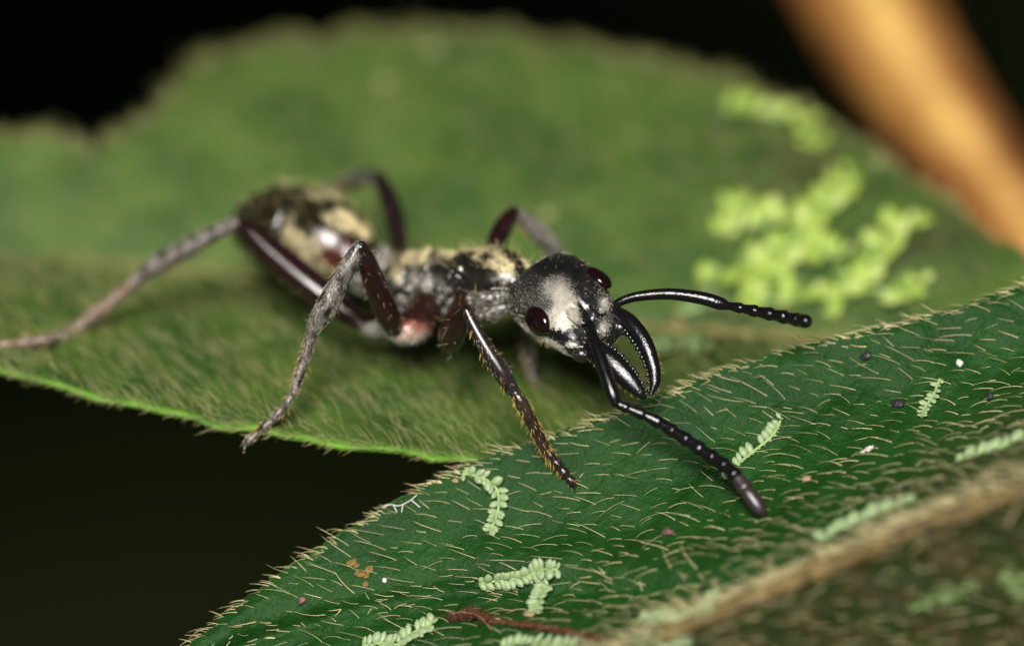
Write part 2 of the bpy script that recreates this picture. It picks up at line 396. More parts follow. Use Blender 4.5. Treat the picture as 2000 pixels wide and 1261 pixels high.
# secondary veins run obliquely forward: soft quilting between them
ph = (sx - np.abs(tt) * 420) / 215.0 * 2 * math.pi
VA[:, 2] += 0.10 * np.minimum(np.abs(tt) * 4, 1) * np.abs(np.sin(ph / 2)) + 0.035 * vnoise(VA, 1.6, 5)
VA[:, 2] -= 0.16 * np.exp(-(tt / 0.03) ** 2)
st = np.array(st)
pxA, pyA, _ = proj(VA)
blot = np.exp(-((pxA - 1520) / 150) ** 2 - ((pyA - 320) / 90) ** 2) * .8 + np.exp(-((pxA - 1830) / 160) ** 2 - ((pyA - 470) / 90) ** 2) * .8 + np.exp(-((pxA - 1430) / 170) ** 2 - ((pyA - 655) / 42) ** 2) * 1.0 + 0.35 * np.exp(-((pxA - 1080) / 90) ** 2 - ((pyA - 300) / 60) ** 2)
st = np.clip(st + blot * (0.6 + 0.5 * vnoise(VA, 1.2, 9)), 0, 1)
leaf_a, FA, NA = build_leaf('leaf', VA, nr, ncA, M['leaf_a'], 0.14, np.array(mg), st)
tag(leaf_a, 'broad mid-green hairy leaf with a bitten notch in its edge, lying under the ant', 'leaf')
bvhA = BVHTree.FromPolygons([Vector(v) for v in VA], FA.tolist())

# front leaf: steep, facing the lens, its edge and midrib traced pair by pair
PAIRS = [  # edge px py d | midrib px py d | lower edge px py d
 ((-150, 1640, -1.2), (-150, 1650, -1.3), (-150, 1660, -1.3)),
 ((120, 1440, -0.7), (420, 1560, -2.0), (500, 1720, -1.6)),
 ((340, 1261, -0.4), (720, 1462, -2.5), (850, 1750, -1.2)),
 ((600, 1063, -0.15), (1010, 1362, -2.9), (1180, 1780, -0.9)),
 ((900, 893, 0.05), (1270, 1256, -3.3), (1460, 1790, -0.8)),
 ((1100, 822, 0.1), (1430, 1190, -3.6), (1640, 1780, -0.8)),
 ((1300, 747, 0.1), (1600, 1118, -3.9), (1830, 1740, -0.9)),
 ((1500, 674, 0.15), (1780, 1042, -4.1), (2030, 1700, -1.0)),
 ((1700, 624, 0.2), (1930, 985, -4.3), (2200, 1640, -1.0)),
 ((1850, 586, 0.3), (2060, 938, -4.4), (2360, 1560, -1.0)),
 ((2000, 540, 0.4), (2200, 895, -4.4), (2500, 1480, -1.0)),
 ((2350, 440, 0.6), (2500, 810, -4.0), (2780, 1280, -1.0)),
 ((2750, 420, 0.6), (2830, 720, -3.0), (2980, 1050, -1.0)),
 ((3120, 645, -0.6), (3125, 650, -0.7), (3130, 655, -0.7))]
nrB, nhB, nlB = 420, 130, 60
def PV(a):
    sc = ((1 + a[:, 2] / DIST) / PXMM)[:, None]
    return (a[:, :1] - 1000) * sc * AX + (630.5 - a[:, 1:2]) * sc * AU + a[:, 2:3] * AD
eP, mP, lP = (smooth([p[k] for p in PAIRS], nrB) for k in range(3)); mP[:, 2] *= 1.55; lP[:, 2] = lP[:, 2] * 1.3 - 0.8
eB, mB, lB = PV(eP), PV(mP), PV(lP)
sB = np.linspace(0, 1, nrB); env = np.minimum(1, np.minimum(sB, 1 - sB) * 8)
jag = (0.030 * np.sin(sB * 190) + 0.022 * np.sin(sB * 411 + 1) + 0.014 * np.sin(sB * 733))[:, None] * env[:, None]
VB = []; tB = []
for t in np.concatenate([-np.linspace(1, 0, nlB, endpoint=False), np.linspace(0, 1, nhB + 1)]):
    if t >= 0:   # t=0 midrib, t=1 edge
        q = mP + (eP - mP) * t; q[:, 2] = eP[:, 2] + (mP[:, 2] - eP[:, 2]) * (1 - t) ** 2.8; row = PV(q) + (jag * unit(eB - mB)) * t ** 6 + (0.22 * math.sin(math.pi * t) * env)[:, None] * (-AD * 0.85 + AU * 0.5) - (0.30 * max(0, (t - 0.86) / 0.14) ** 2 * env)[:, None] * (AU * 0.7 - AD * 0.3)
    else:
        row = mB + (lB - mB) * (-t) + (0.3 * math.sin(math.pi * -t) * env)[:, None] * (-AD)
    VB.append(row); tB.append(np.full(nrB, t))
ncB = len(VB); VB = np.stack(VB, 1).reshape(-1, 3); tB = np.stack(tB, 1).ravel(); sBB = np.repeat(sB, ncB)
NB0 = normals(VB, grid_faces(nrB, ncB)); NB0 *= np.sign((NB0 @ (AU - AD)).mean())
pxB, pyB, _ = proj(VB)
vein = interp(pxB, [(300, 1330), (500, 1245), (640, 1200), (860, 1150), (1050, 1140), (1300, 1142), (1480, 1125), (1650, 1090)])
dv = pyB - vein
gro = -0.13 * np.exp(-(dv / 14) ** 2) - 0.10 * np.exp(-((dv - 26) / 22) ** 2) + 0.10 * np.exp(-((dv + 45) / 45) ** 2)
gro *= 1.7 * (tB > 0.05) * np.clip((1650 - pxB) / 200, 0, 1)
gro += 0.06 * vnoise(VB, 2.3, 11) + 0.028 * vnoise(VB, 0.8, 12) + 0.010 * vnoise(VB, 0.35, 13)
gro += 0.10 * np.exp(-(tB / 0.03) ** 2)
VB = VB + NB0 * (gro * np.minimum(1, (1 - np.abs(tB)) * 8 + 0.15))[:, None]
mgB = np.clip(1 - (1 - np.abs(tB)) / 0.018, 0, 1) * 0.7
stB = np.clip((tB < -0.02) * (0.95 + 0.3 * vnoise(VB, 1.5, 21)), 0, 1)  # past the midrib: brownish patches, plus shade painted into the colour
stB = np.maximum(stB, np.clip(np.exp(-(tB / 0.06) ** 2), 0, 1) * 0.8)
stB = np.maximum(stB, np.clip((pxB - 1700) / 300, 0, 0.55) * np.exp(-(np.abs(tB - 0.12) / 0.22) ** 2))
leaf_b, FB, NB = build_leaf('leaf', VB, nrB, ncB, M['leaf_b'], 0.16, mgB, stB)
tag(leaf_b, 'dark green hairy leaf with brown midrib that the ant is stepping onto', 'leaf')
bvhB = BVHTree.FromPolygons([Vector(v) for v in VB], FB.tolist())

CAMP = Vector(cam.location)
def hit(bvh, px, py):
    """point and normal where the ray through a photo pixel meets a leaf"""
    dr = (Vector(P(px, py, 0)) - CAMP).normalized(); loc, n, *_ = bvh.ray_cast(CAMP, dr)
    if loc is None: return None, None
    if n.dot(dr) > 0: n = -n
    return np.array(loc), np.array(n)
def dep(bvh, px, py):
    for k in range(60):
        p, _ = hit(bvh, px, py - k)
        if p is not None: return float(p @ AD)

# midribs as parts
def ridge(name, pts, r0, r1, mat, parent, nrm, sink=0.3):
    c = [np.concatenate([p + nrm * 0.0, [r, r * 0.8]]) for p, r in zip(pts, np.linspace(r0, r1, len(pts)))]
    V, F = loft(c, 160, 12); V = V + (0.05 * vnoise(V, 0.7, 17) + 0.03 * vnoise(V, 0.3, 18))[:, None] * AU; return mesh_obj(name, V, F, mat, parent)
mi = nh
ridge('midrib', [VA[i * ncA + mi] + np.array([0, 0, -0.02]) for i in range(4, nr, 12)], 0.13, 0.22, M['midrib_a'], leaf_a, np.zeros(3))
ridge('midrib', [VB[i * ncB + nlB] + AD * 0.10 for i in range(6, nrB - 2, 10)], 0.16, 0.30, M['midrib'], leaf_b, np.zeros(3))

# leaf hairs
hd_img = unit(-1.0 * AX + 0.22 * AU)
wB = (tB > -1.0) * (tB < 0.965) * (sBB > 0.03) * 1.0 * np.where(tB < 0, 0.22, 1.0) * np.where((pxB > 150) & (pxB < 2250) & (pyB < 1420), 1.0, 0.45)
pts, nn = thin(*sample(VB, FB, NB, 11000, wB), 0.275); print('front leaf hairs', len(pts))
px_, py_, _ = proj(pts)
dirs = np.tile(hd_img, (len(pts), 1)) + 0.20 * AU * (vnoise(pts, 5.0, 31))[:, None] - 0.5 * AU * np.clip((px_ - 1750) / 500, 0, 0.3)[:, None]
hv1, hf1 = hairs(pts - nn * 0.01, nn, dirs, rng.lognormal(math.log(0.52), 0.32, len(pts)), 0.0078 * rng.uniform(.5, 1.35, len(pts)), 0.42, -0.75, 0.24, 3, 5)
# along the edge they stand out, along veins they crowd
ei = rng.integers(20, nrB - 40, 480); ej = ncB - 1 - rng.integers(1, 9, 480)
pe = VB[ei * ncB + ej]; ne = NB[ei * ncB + ncB - 14]
px_, py_, _ = proj(pe); k = (px_ > 200) & (px_ < 2150); pe, ne = pe[k], ne[k]
out = unit(eB - mB)[ei[k]]
de = unit(np.tile(unit(-AX + 0.02 * AU), (len(pe), 1)) + out * 0.12)
hv2, hf2 = hairs(pe, unit(ne + 0.2 * out), de, rng.lognormal(math.log(0.40), 0.25, len(pe)), 0.0085 * rng.uniform(.6, 1.3, len(pe)), 0.28, -1.0, 0.20, 3, 5)
wv = np.exp(-((dv + 2) / 12) ** 2) * (tB > 0.05) * (pxB > 420) * (pxB < 1560)
pv, nv_ = sample(VB, FB, NB, 65, wv)
hv3, hf3 = hairs(pv, nv_, np.tile(hd_img, (len(pv), 1)), rng.lognormal(math.log(0.30), 0.3, len(pv)), 0.0085, 0.5, -0.8, 0.45)
wm = np.exp(-((tB - 0.03) / 0.05) ** 2) * np.where((pxB > 900) & (pxB < 2200), 1.0, 0.3)
pm, nm_ = sample(VB, FB, NB, 1000, wm)
hv4, hf4 = hairs(pm, nm_, np.tile(hd_img, (len(pm), 1)), rng.lognormal(math.log(0.5), 0.3, len(pm)), 0.010, 0.8, -0.8, 0.5)
allV, allF, off = [], [], 0
for v, f in ((hv1, hf1), (hv2, hf2), (hv3, hf3), (hv4, hf4)):
    allV.append(v); allF.append(f + off); off += len(v)
tag(fast_mesh('leaf_hair', np.vstack(allV), np.vstack(allF), M['leaf_hair'], leaf_b), kind='stuff')
wA = np.where((pxA > -80) & (pxA < 2150), 1.0, 0.6) * np.where(tt < 0, 1.3, 0.8)
pts, nn = sample(VA, FA, NA, 5200, wA)
dA = np.tile(unit(-1.0 * AX + np.array([0, 0.75, 0.0])), (len(pts), 1))
h1 = hairs(pts, nn, dA, rng.lognormal(math.log(0.55), 0.25, len(pts)), 0.0092, 0.70, -0.95, 0.25)
ei = rng.integers(50, nr - 60, 1700); ej = rng.integers(0, 4, 1700)
pe = VA[ei * ncA + ej]; ne = NA[ei * ncA + ej]; px_, _, _ = proj(pe); k = (px_ < 1050); pe, ne = pe[k], ne[k]
outA = unit(VA[ei[k] * ncA] - VA[ei[k] * ncA + nh])
h2 = hairs(pe, unit(ne * 0.3 + outA * 0.4 - np.array([0, 0, 0.5])), np.tile(unit(np.array([-0.75, -0.4, -0.35])), (len(pe), 1)), rng.lognormal(math.log(0.27), 0.3, len(pe)), 0.0085, 0.4, -0.9, 0.40)
ei = rng.integers(50, nr - 60, 900); ej = ncA - 1 - rng.integers(0, 3, 900)
pe = VA[ei * ncA + ej]; ne = NA[ei * ncA + ej]
h3 = hairs(pe, ne, np.tile(unit(np.array([-0.4, 0.8, 0.3])), (len(pe), 1)), rng.lognormal(math.log(0.42), 0.3, len(pe)), 0.013, 0.4, -0.3, 0.4)
allV, allF, off = [], [], 0
for v, f in (h1, h2, h3):
    allV.append(v); allF.append(f + off); off += len(v)
tag(fast_mesh('leaf_hair', np.vstack(allV), np.vstack(allF), M['leaf_hair_rear'], leaf_a), kind='stuff')

# ------------------------------------------------------------------ the thick stem behind, and the stalks that carry the leaves
SD = 24.0
sc_ = [pr(1440, -480, SD + 4, 132), pr(1690, 0, SD, 126), pr(1800, 180, SD - 1, 112), pr(1900, 320, SD - 2, 102), pr(2040, 500, SD - 3, 98), pr(2280, 800, SD - 4, 98), pr(2600, 1500, SD - 5, 120), pr(2800, 3200, SD - 2, 130)]
V, F = loft(sc_, 90, 28)
V = V + unit(V - V.mean(0)) * (0.10 * vnoise(V, 2.5, 41))[:, None]
bot = np.array([P(2800, 3200, SD - 2), P(3000, 9000, SD + 40), np.array([60.0, 60.0, -262.0])])
V2, F2 = loft([np.concatenate([b_, [2.0, 2.0]]) for b_ in bot], 40, 20)
V, F = join([(V, F), (V2, F2)])
stem = mesh_obj('plant_stem', V, F, M['bark'])
sa = np.zeros(len(V)); nS = 96 * 28
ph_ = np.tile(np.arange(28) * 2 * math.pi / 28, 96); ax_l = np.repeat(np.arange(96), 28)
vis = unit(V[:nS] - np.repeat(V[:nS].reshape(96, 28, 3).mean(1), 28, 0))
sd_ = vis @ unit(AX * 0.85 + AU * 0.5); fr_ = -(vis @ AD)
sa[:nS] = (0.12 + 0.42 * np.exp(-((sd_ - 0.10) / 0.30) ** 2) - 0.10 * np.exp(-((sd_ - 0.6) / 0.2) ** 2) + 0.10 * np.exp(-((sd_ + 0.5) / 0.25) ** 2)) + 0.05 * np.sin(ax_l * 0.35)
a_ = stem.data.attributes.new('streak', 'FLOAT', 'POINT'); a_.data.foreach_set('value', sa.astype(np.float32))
tag(stem, 'thick orange-brown plant stem rising diagonally behind the leaf', 'stem')
def stalk(parent, pts, r):
    V, F = loft([np.concatenate([p, [r, r]]) for p in pts], 30, 12); mesh_obj('leaf_stalk', V, F, M['midrib'], parent)
stalk(leaf_a, [VA[(nr - 4) * ncA + nh], P(2480, 700, 13), P(2420, 930, 17), P(2360, 900, SD - 4)], 0.30)
stalk(leaf_b, [VB[(nrB - 4) * ncB + nlB], P(3350, 700, 3), P(3300, 1000, 12), P(2560, 1380, SD - 5)], 0.35)

# ------------------------------------------------------------------ the ant
parts = []   # (V, F, part id)
HC = P(1113, 604, 0.0)
def frame(x, u, d): return unit(x * AX + u * AU + d * AD)
HF = frame(0.60, -0.55, -0.58); HL = frame(0.785, 0.543, 0.298); HL = unit(HL - (HL @ HF) * HF); HN = np.cross(HL, HF); HN = HN if HN @ AD < 0 else -HN
def H(l, f, n): return HC + l * HL + f * HF + n * HN
def ellipsoid(c, ax, rad, nu=28, nv=18):
    V = []
    for i in range(nv + 1):
        th = math.pi * (i + 0.02) / (nv + 0.04)
        for j in range(nu):
            ph = 2 * math.pi * j / nu
            V.append(c + rad[0] * math.sin(th) * math.cos(ph) * ax[0] + rad[1] * math.sin(th) * math.sin(ph) * ax[1] + rad[2] * math.cos(th) * ax[2])
    F = [[i * nu + j, i * nu + (j + 1) % nu, (i + 1) * nu + (j + 1) % nu, (i + 1) * nu + j] for i in range(nv) for j in range(nu)]
    F.append(list(range(nu))[::-1]); F.append([nv * nu + j for j in range(nu)])
    return np.array(V), F
def head_shell():
    f_ = [-1.48, -1.40, -1.20, -0.90, -0.50, -0.05, 0.35, 0.70, 0.95, 1.15, 1.25]
    w_ = [0.34, 0.66, 0.92, 1.04, 1.06, 1.02, 0.93, 0.84, 0.74, 0.60, 0.35]
    h_ = [0.24, 0.46, 0.64, 0.74, 0.77, 0.75, 0.68, 0.58, 0.46, 0.32, 0.16]
    o_ = [-0.10, -0.08, -0.04, 0.0, 0.03, 0.04, 0.02, -0.04, -0.12, -0.20, -0.25]
    V = []; ns, nf = 64, 70
    for t in np.linspace(0, 1, nf):
        f = -1.48 + 2.73 * t; w, h, o = (np.interp(f, f_, a) for a in (w_, h_, o_))
        for j in range(ns):
            a = 2 * math.pi * j / ns; ca, sa = math.cos(a), math.sin(a); e = 0.86
            x = w * math.copysign(abs(ca) ** e, ca); y = h * math.copysign(abs(sa) ** e, sa)
            # raised frons between the antennae, hollows beside it
            if sa > 0:
                y += 0.10 * math.exp(-(x / 0.22) ** 2 - ((f - 0.55) / 0.5) ** 2) - 0.08 * math.exp(-((abs(x) - 0.50) / 0.16) ** 2 - ((f - 0.75) / 0.28) ** 2)
                y -= 0.05 * math.exp(-(x / 0.05) ** 2) * (0.2 < f < 0.9)
            V.append(H(x, f, o + y))
    F = [[i * ns + j, i * ns + (j + 1) % ns, (i + 1) * ns + (j + 1) % ns, (i + 1) * ns + j] for i in range(nf - 1) for j in range(ns)]
    F.append(list(range(ns))[::-1]); F.append([(nf - 1) * ns + j for j in range(ns)])
    return np.array(V), F
parts.append((*head_shell(), 0))
for s in (-1, 1):   # frontal lobes over the antennal sockets, mandible condyles
    parts.append((*ellipsoid(H(0.27 * s, 0.70, 0.60), (HL, HF, HN), (0.13, 0.36, 0.10)), 0))
    parts.append((*ellipsoid(H(0.56 * s, 1.12, -0.16), (HL, HF, HN), (0.20, 0.22, 0.20)), 0))
parts.append((*ellipsoid(H(0, 1.05, 0.10), (HL, HF, HN), (0.36, 0.28, 0.24)), 0))       # clypeus
parts.append((*loft([pr(1045, 578, 0.55, 26), pr(1010, 572, 0.95, 30), pr(975, 560, 1.3, 40)], 14, 20), 1))   # neck

def thorax_mod(t, a):
    m = np.ones_like(a)
    m -= 0.10 * math.exp(-((t - 0.47) / 0.022) ** 2) + 0.05 * math.exp(-((t - 0.30) / 0.02) ** 2)
    return m + 0.035 * np.sin(a * 3 + t * 9) * (0.1 < t < 0.9)
parts.append((*loft([pr(748, 560, 3.55, 22, 24), pr(772, 562, 3.3, 42, 50), pr(810, 562, 2.9, 56, 66), pr(850, 560, 2.5, 60, 70), pr(890, 562, 2.1, 58, 66), pr(925, 552, 1.75, 64, 68), pr(965, 548, 1.4, 66, 66), pr(1000, 552, 1.05, 54, 52), pr(1022, 565, 0.8, 30, 30)], 120, 56, mod=thorax_mod), 1))
# propleuron flange beside the neck
parts.append((*loft([pr(912, 590, 0.95, 13), pr(940, 584, 0.75, 17), pr(975, 580, 0.6, 15), pr(1000, 576, 0.6, 10)], 20, 16), 1))
parts.append((*loft([pr(925, 610, 1.0, 10), pr(955, 612, 0.8, 18), pr(985, 602, 0.7, 12)], 16, 14), 1))
# petiole with its node
parts.append((*loft([pr(770, 585, 3.4, 18), pr(745, 575, 3.6, 20), pr(722, 560, 3.85, 18), pr(700, 545, 4.1, 22)], 24, 20), 2))
parts.append((*ellipsoid(P(748, 530, 3.65), (AX, AU, AD), (0.34, 0.62, 0.42)), 2))
# gaster
def gaster_mod(t, a):
    m = np.ones_like(a)
    for k, dpt in ((0.50, .05), (0.70, .045), (0.86, .05)):
        m = m + dpt * 0.6 * math.exp(-((t - (k - 0.02)) / 0.02) ** 2) - dpt * math.exp(-((t - (k + 0.02)) / 0.018) ** 2)
    return m
parts.append((*loft([pr(722, 532, 3.95, 16), pr(708, 520, 4.1, 42), pr(685, 505, 4.35, 66), pr(645, 480, 4.7, 88), pr(600, 462, 5.1, 94), pr(550, 448, 5.5, 88), pr(505, 446, 5.9, 66), pr(475, 452, 6.2, 38), pr(458, 458, 6.35, 14)], 120, 60, mod=gaster_mod), 3))

# legs: list of (segment control points, part id)
def seg(ctrl, pid, n=30, sides=18, ref=None): parts.append((*loft([pr(*c) for c in ctrl], n, sides, ref), pid))
fB, nB_ = hit(bvhB, 1118, 944); dF = float(fB @ AD)
legs_axis = []   # (points, kind) for bristles
def leg(coxa, femur, tibia, tarsus, near=True):
    seg(coxa, 6); seg(femur, 4); seg(tibia, 5)
    t = np.array(tarsus, float)
    # tarsus: long first segment, then short bead-like ones and the claws
    seg([tuple(r) for r in t[:3]], 7, 24, 14)
    L = smooth([np.concatenate([P(*r[:3]), [r[3] / PXMM]]) for r in t[2:]], 41)
    for k in range(4):
        a, b = L[k * 10], L[k * 10 + 10]; r = a[3]
        parts.append((*loft([np.concatenate([a[:3] + (b[:3] - a[:3]) * f, [r * g_, r * g_]]) for f, g_ in ((-.08, .55), (.3, .8), (.75, 1.05), (1.0, .8))], 12, 12), 7))
    e, e0 = L[-1], L[-6]; dr = unit(e[:3] - e0[:3])
    for s in (-1, 1):
        sd = unit(np.cross(dr, HN)) * s
        parts.append((*loft([np.concatenate([q, [r_, r_]]) for q, r_ in ((e[:3], .045), (e[:3] + dr * .10 + sd * .06, .032), (e[:3] + dr * .17 + sd * .10 - AU * .05, .014))], 10, 8), 7))
    legs_axis.append((tibia, 't', near)); legs_axis.append((tarsus, 's', near)); legs_axis.append((femur, 'f', near))
# near front leg
leg([(915, 585, 1.15, 26), (900, 620, 0.85, 30), (882, 660, 0.55, 28), (876, 684, 0.40, 16)],
    [(876, 680, 0.40, 15), (885, 660, 0.0, 22), (900, 628, -0.55, 20), (911, 606, -0.95, 12)],
    [(911, 606, -0.95, 11), (924, 634, -1.0, 13), (950, 680, -1.05, 16), (980, 727, -1.05, 18), (1001, 762, -1.0, 14)],
    [(1004, 764, -1.0, 11), (1022, 792, -1.0, 14), (1066, 878, dF - .32, 11), (1090, 908, dF - .2, 11), (1120, 944, dF - .08, 9)])
# near middle leg
dM = dep(bvhA, 490, 838)
leg([(835, 600, 1.9, 34), (815, 630, 1.6, 36), (790, 648, 1.35, 28), (770, 645, 1.2, 18)],
    [(772, 645, 1.15, 17), (755, 610, 0.75, 24), (735, 560, 0.3, 24), (716, 510, -0.1, 19), (704, 482, -0.3, 14)],
    [(700, 480, -0.3, 12), (685, 512, -0.25, 17), (660, 556, -0.15, 20), (634, 606, -0.05, 22), (613, 640, 0.05, 15)],
    [(611, 643, 0.05, 11), (598, 690, 0.2, 12), (574, 768, dM - .25, 9), (540, 812, dM - .15, 10), (483, 862, dM + .02, 9)])
# near hind leg
dH = dep(bvhA, 30, 672)
leg([(790, 610, 2.9, 34), (760, 628, 2.7, 34), (728, 636, 2.5, 26), (705, 630, 2.5, 17)],
    [(706, 632, 2.5, 16), (670, 605, 2.55, 24), (610, 560, 2.7, 30), (540, 502, 2.95, 29), (490, 455, 3.1, 22), (468, 438, 3.15, 14)],
    [(464, 436, 3.15, 13), (420, 455, 3.3, 16), (360, 488, 3.5, 19), (310, 515, 3.7, 20), (276, 538, 3.85, 14)],
    [(272, 540, 3.85, 12), (235, 575, 3.95, 13), (140, 648, 4.15, 12), (80, 664, dH - .2, 12), (-25, 676, dH - .05, 9)])
# far hind leg
dK = dep(bvhA, 575, 350)
leg([(775, 560, 3.7, 26), (778, 530, 4.0, 28), (780, 500, 4.4, 22)],
    [(781, 500, 4.4, 15), (776, 455, 4.9, 19), (762, 395, 5.5, 20), (742, 350, 6.0, 15)],
    [(740, 349, 6.0, 14), (715, 346, 6.6, 17), (670, 362, 7.6, 17), (620, 385, 8.5, 12)],
    [(618, 386, 8.5, 11), (600, 392, 8.9, 11), (575, 396, 9.4, 10), (560, 400, dK - 0.8, 10), (545, 402, dK - 1.2, 9)], False)
# far front leg
dG = dep(bvhA, 1165, 625)
leg([(960, 545, 1.8, 28), (958, 520, 2.1, 28), (960, 495, 2.4, 20)],
    [(960, 494, 2.4, 16), (972, 465, 2.7, 20), (988, 435, 3.0, 19), (1004, 412, 3.2, 12)],
    [(1005, 412, 3.2, 11), (1030, 435, 3.4, 16), (1065, 468, 3.6, 19), (1100, 506, 3.9, 15)],
    [(1100, 506, 3.9, 11), (1115, 540, 4.3, 11), (1135, 585, 5.0, 10), (1150, 605, dG - .4, 10), (1165, 625, dG - .05, 9)], False)
# far middle leg, mostly hidden behind the thorax and head
dJ = dep(bvhA, 1044, 748)
leg([(890, 590, 2.6, 26), (905, 580, 3.0, 26), (915, 570, 3.3, 20)],
    [(915, 570, 3.3, 15), (940, 558, 3.7, 19), (970, 548, 4.1, 18), (1000, 545, 4.3, 12)],
    [(1000, 545, 4.3, 11), (1008, 580, 4.25, 15), (1018, 620, 4.2, 16), (1026, 655, 4.1, 13)],
    [(1026, 655, 4.1, 12), (1029, 675, 4.0, 14), (1034, 705, dJ - .25, 12), (1038, 722, dJ - .15, 12), (1044, 746, dJ, 10)], False)

AV, AF, pid = [], [], []; k = 0
for v, f, i in parts:
    AV.append(v); AF += [[q + k for q in g_] for g_ in f]; k += len(v); pid.append(np.full(len(v), i))
AV = np.vstack(AV); pid = np.concatenate(pid)
tmp = mesh_obj('tmp_ant', AV, AF)
md = tmp.modifiers.new('r', 'REMESH'); md.mode = 'VOXEL'; md.voxel_size = 0.022; md.use_smooth_shade = True
sm = tmp.modifiers.new('s', 'SMOOTH'); sm.factor = 0.5; sm.iterations = 3
dg = bpy.context.evaluated_depsgraph_get(); me = bpy.data.meshes.new_from_object(tmp.evaluated_get(dg)); me.name = 'ant'
bpy.data.objects.remove(tmp)
ant = bpy.data.objects.new('ant', me); C.objects.link(ant)
me.polygons.foreach_set('use_smooth', [True] * len(me.polygons)); me.materials.clear(); me.materials.append(M['ant'])
BV = np.zeros(len(me.vertices) * 3, np.float32); me.vertices.foreach_get('co', BV); BV = BV.reshape(-1, 3).astype(float)
me.calc_loop_triangles(); BT = np.zeros(len(me.loop_triangles) * 3, np.int32); me.loop_triangles.foreach_get('vertices', BT); BT = BT.reshape(-1, 3)
BN = normals(BV, BT)
kd = kdtree.KDTree(len(AV))
for i, v in enumerate(AV): kd.insert(v, i)
kd.balance()
BP = np.array([pid[kd.find(v)[1]] for v in BV])
bx, by, bd = proj(BV)
def blob(cx, cy, rx, ry, ang=0.0, p=4):
    c, s = math.cos(math.radians(ang)), math.sin(math.radians(ang))
    X = (bx - cx) * c + (by - cy) * s; Y = -(bx - cx) * s + (by - cy) * c
    return np.exp(-(np.sqrt((X / rx) ** 2 + (Y / ry) ** 2)) ** p)
fine = vnoise(BV, 0.28, 51); mid_ = vnoise(BV, 0.7, 52)
isH, isT, isPt, isG, isF, isTi, isCx, isTa = (BP == i for i in range(8))
facing = (BN @ AD) < 0.25
hl, hf, hn = ((BV - HC) @ HL), ((BV - HC) @ HF), ((BV - HC) @ HN)
silver = np.zeros(len(BV)); gold = np.zeros(len(BV))
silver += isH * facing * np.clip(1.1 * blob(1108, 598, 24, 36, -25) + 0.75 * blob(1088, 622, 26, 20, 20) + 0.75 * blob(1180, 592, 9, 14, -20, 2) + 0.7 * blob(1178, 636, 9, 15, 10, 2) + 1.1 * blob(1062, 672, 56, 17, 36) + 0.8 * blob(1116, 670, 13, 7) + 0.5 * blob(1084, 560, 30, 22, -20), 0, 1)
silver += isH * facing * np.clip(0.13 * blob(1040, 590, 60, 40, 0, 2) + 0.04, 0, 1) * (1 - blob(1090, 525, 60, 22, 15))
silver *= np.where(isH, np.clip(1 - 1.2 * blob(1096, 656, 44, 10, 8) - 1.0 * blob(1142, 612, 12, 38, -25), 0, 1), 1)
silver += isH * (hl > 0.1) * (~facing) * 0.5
gold += isT * np.clip(1.1 * blob(952, 500, 40, 20, 22) + 0.9 * blob(985, 520, 34, 14, 20) + blob(880, 490, 42, 11, -8) + 1.1 * blob(822, 502, 36, 16, -18) + blob(775, 535, 12, 20) + 0.9 * blob(1030, 512, 10, 20, -20), 0, 1)
silver += isT * np.clip(0.9 * blob(800, 575, 50, 60) + 0.8 * blob(855, 590, 40, 45) + 1.0 * blob(998, 552, 16, 12, 25) + 0.5 * blob(935, 585, 30, 12), 0, 1) * np.clip(0.30 + 1.5 * fine, 0, 1)
gold *= np.clip(0.6 + 1.0 * mid_ + 0.5 * fine, 0.05, 1)
black_hole = blob(930, 535, 46, 34, 10) * isT + blob(905, 565, 24, 40) * isT
silver *= np.clip(1 - black_hole, 0, 1); gold *= np.clip(1 - black_hole, 0, 1)
gold += isG * np.clip(1.1 * blob(672, 434, 34, 17, 28) + 0.9 * blob(612, 492, 52, 22, 38) + 0.8 * blob(566, 455, 8, 38, 14) + 0.35 * blob(640, 382, 40, 10) + 0.9 * blob(715, 455, 18, 14), 0, 1)
gold *= np.where(isG, np.clip(0.55 + 0.7 * mid_ + 0.5 * fine, 0.1, 1), 1)
gold *= np.where(isG, np.clip(1 - 1.3 * blob(660, 492, 34, 32) - 0.8 * blob(612, 425, 26, 30), 0, 1), 1)
silver += isPt * 0.6 * np.clip(0.6 + fine, 0, 1)
silver += isCx * np.clip(0.9 * blob(800, 660, 40, 18) + 0.8 * blob(735, 645, 36, 14), 0, 1)
front = (bx > 880) & (by > 590) & (bd < 0.2)
leg_p = (isTi * 0.5 + isTa * 0.4) * np.where(front, 0.10, 1.0) * np.where(bd > 4.6, 0.3, 1.0)
silver += leg_p * np.clip(0.8 + 0.6 * fine, 0, 1)
silver = np.clip(silver, 0, 1); gold = np.clip(gold, 0, 1)
base = np.tile(np.array([0.0075, 0.007, 0.008]), (len(BV), 1))
def put(mask, col): base[mask] = col
put(isT, (0.012, 0.0105, 0.009)); put(isG, (0.014, 0.012, 0.006)); put(isF, (0.0145, 0.0050, 0.0056)); put(isTi, (0.013, 0.0085, 0.009)); put(isTa, (0.022, 0.013, 0.010)); put(isCx, (0.018, 0.0072, 0.0055)); put(isPt, (0.02, 0.017, 0.012))
w = (isG * blob(655, 492, 42, 40))[:, None]; base = base * (1 - w) + np.array([0.050, 0.010, 0.008]) * w
w = (isF * (bd > 4.2) + isF * (by < 520) * (bx > 690) * (bx < 725))[:, None] * 0.75; base = base * (1 - w) + np.array([0.012, 0.009, 0.010]) * w
w = ((isTa & (bx > 1060)))[:, None] * 0.8; base = base * (1 - w) + np.array([0.016, 0.008, 0.008]) * w
w = ((isTa & (bx < 260)))[:, None] * 0.7; base = base * (1 - w) + np.array([0.16, 0.09, 0.06]) * w
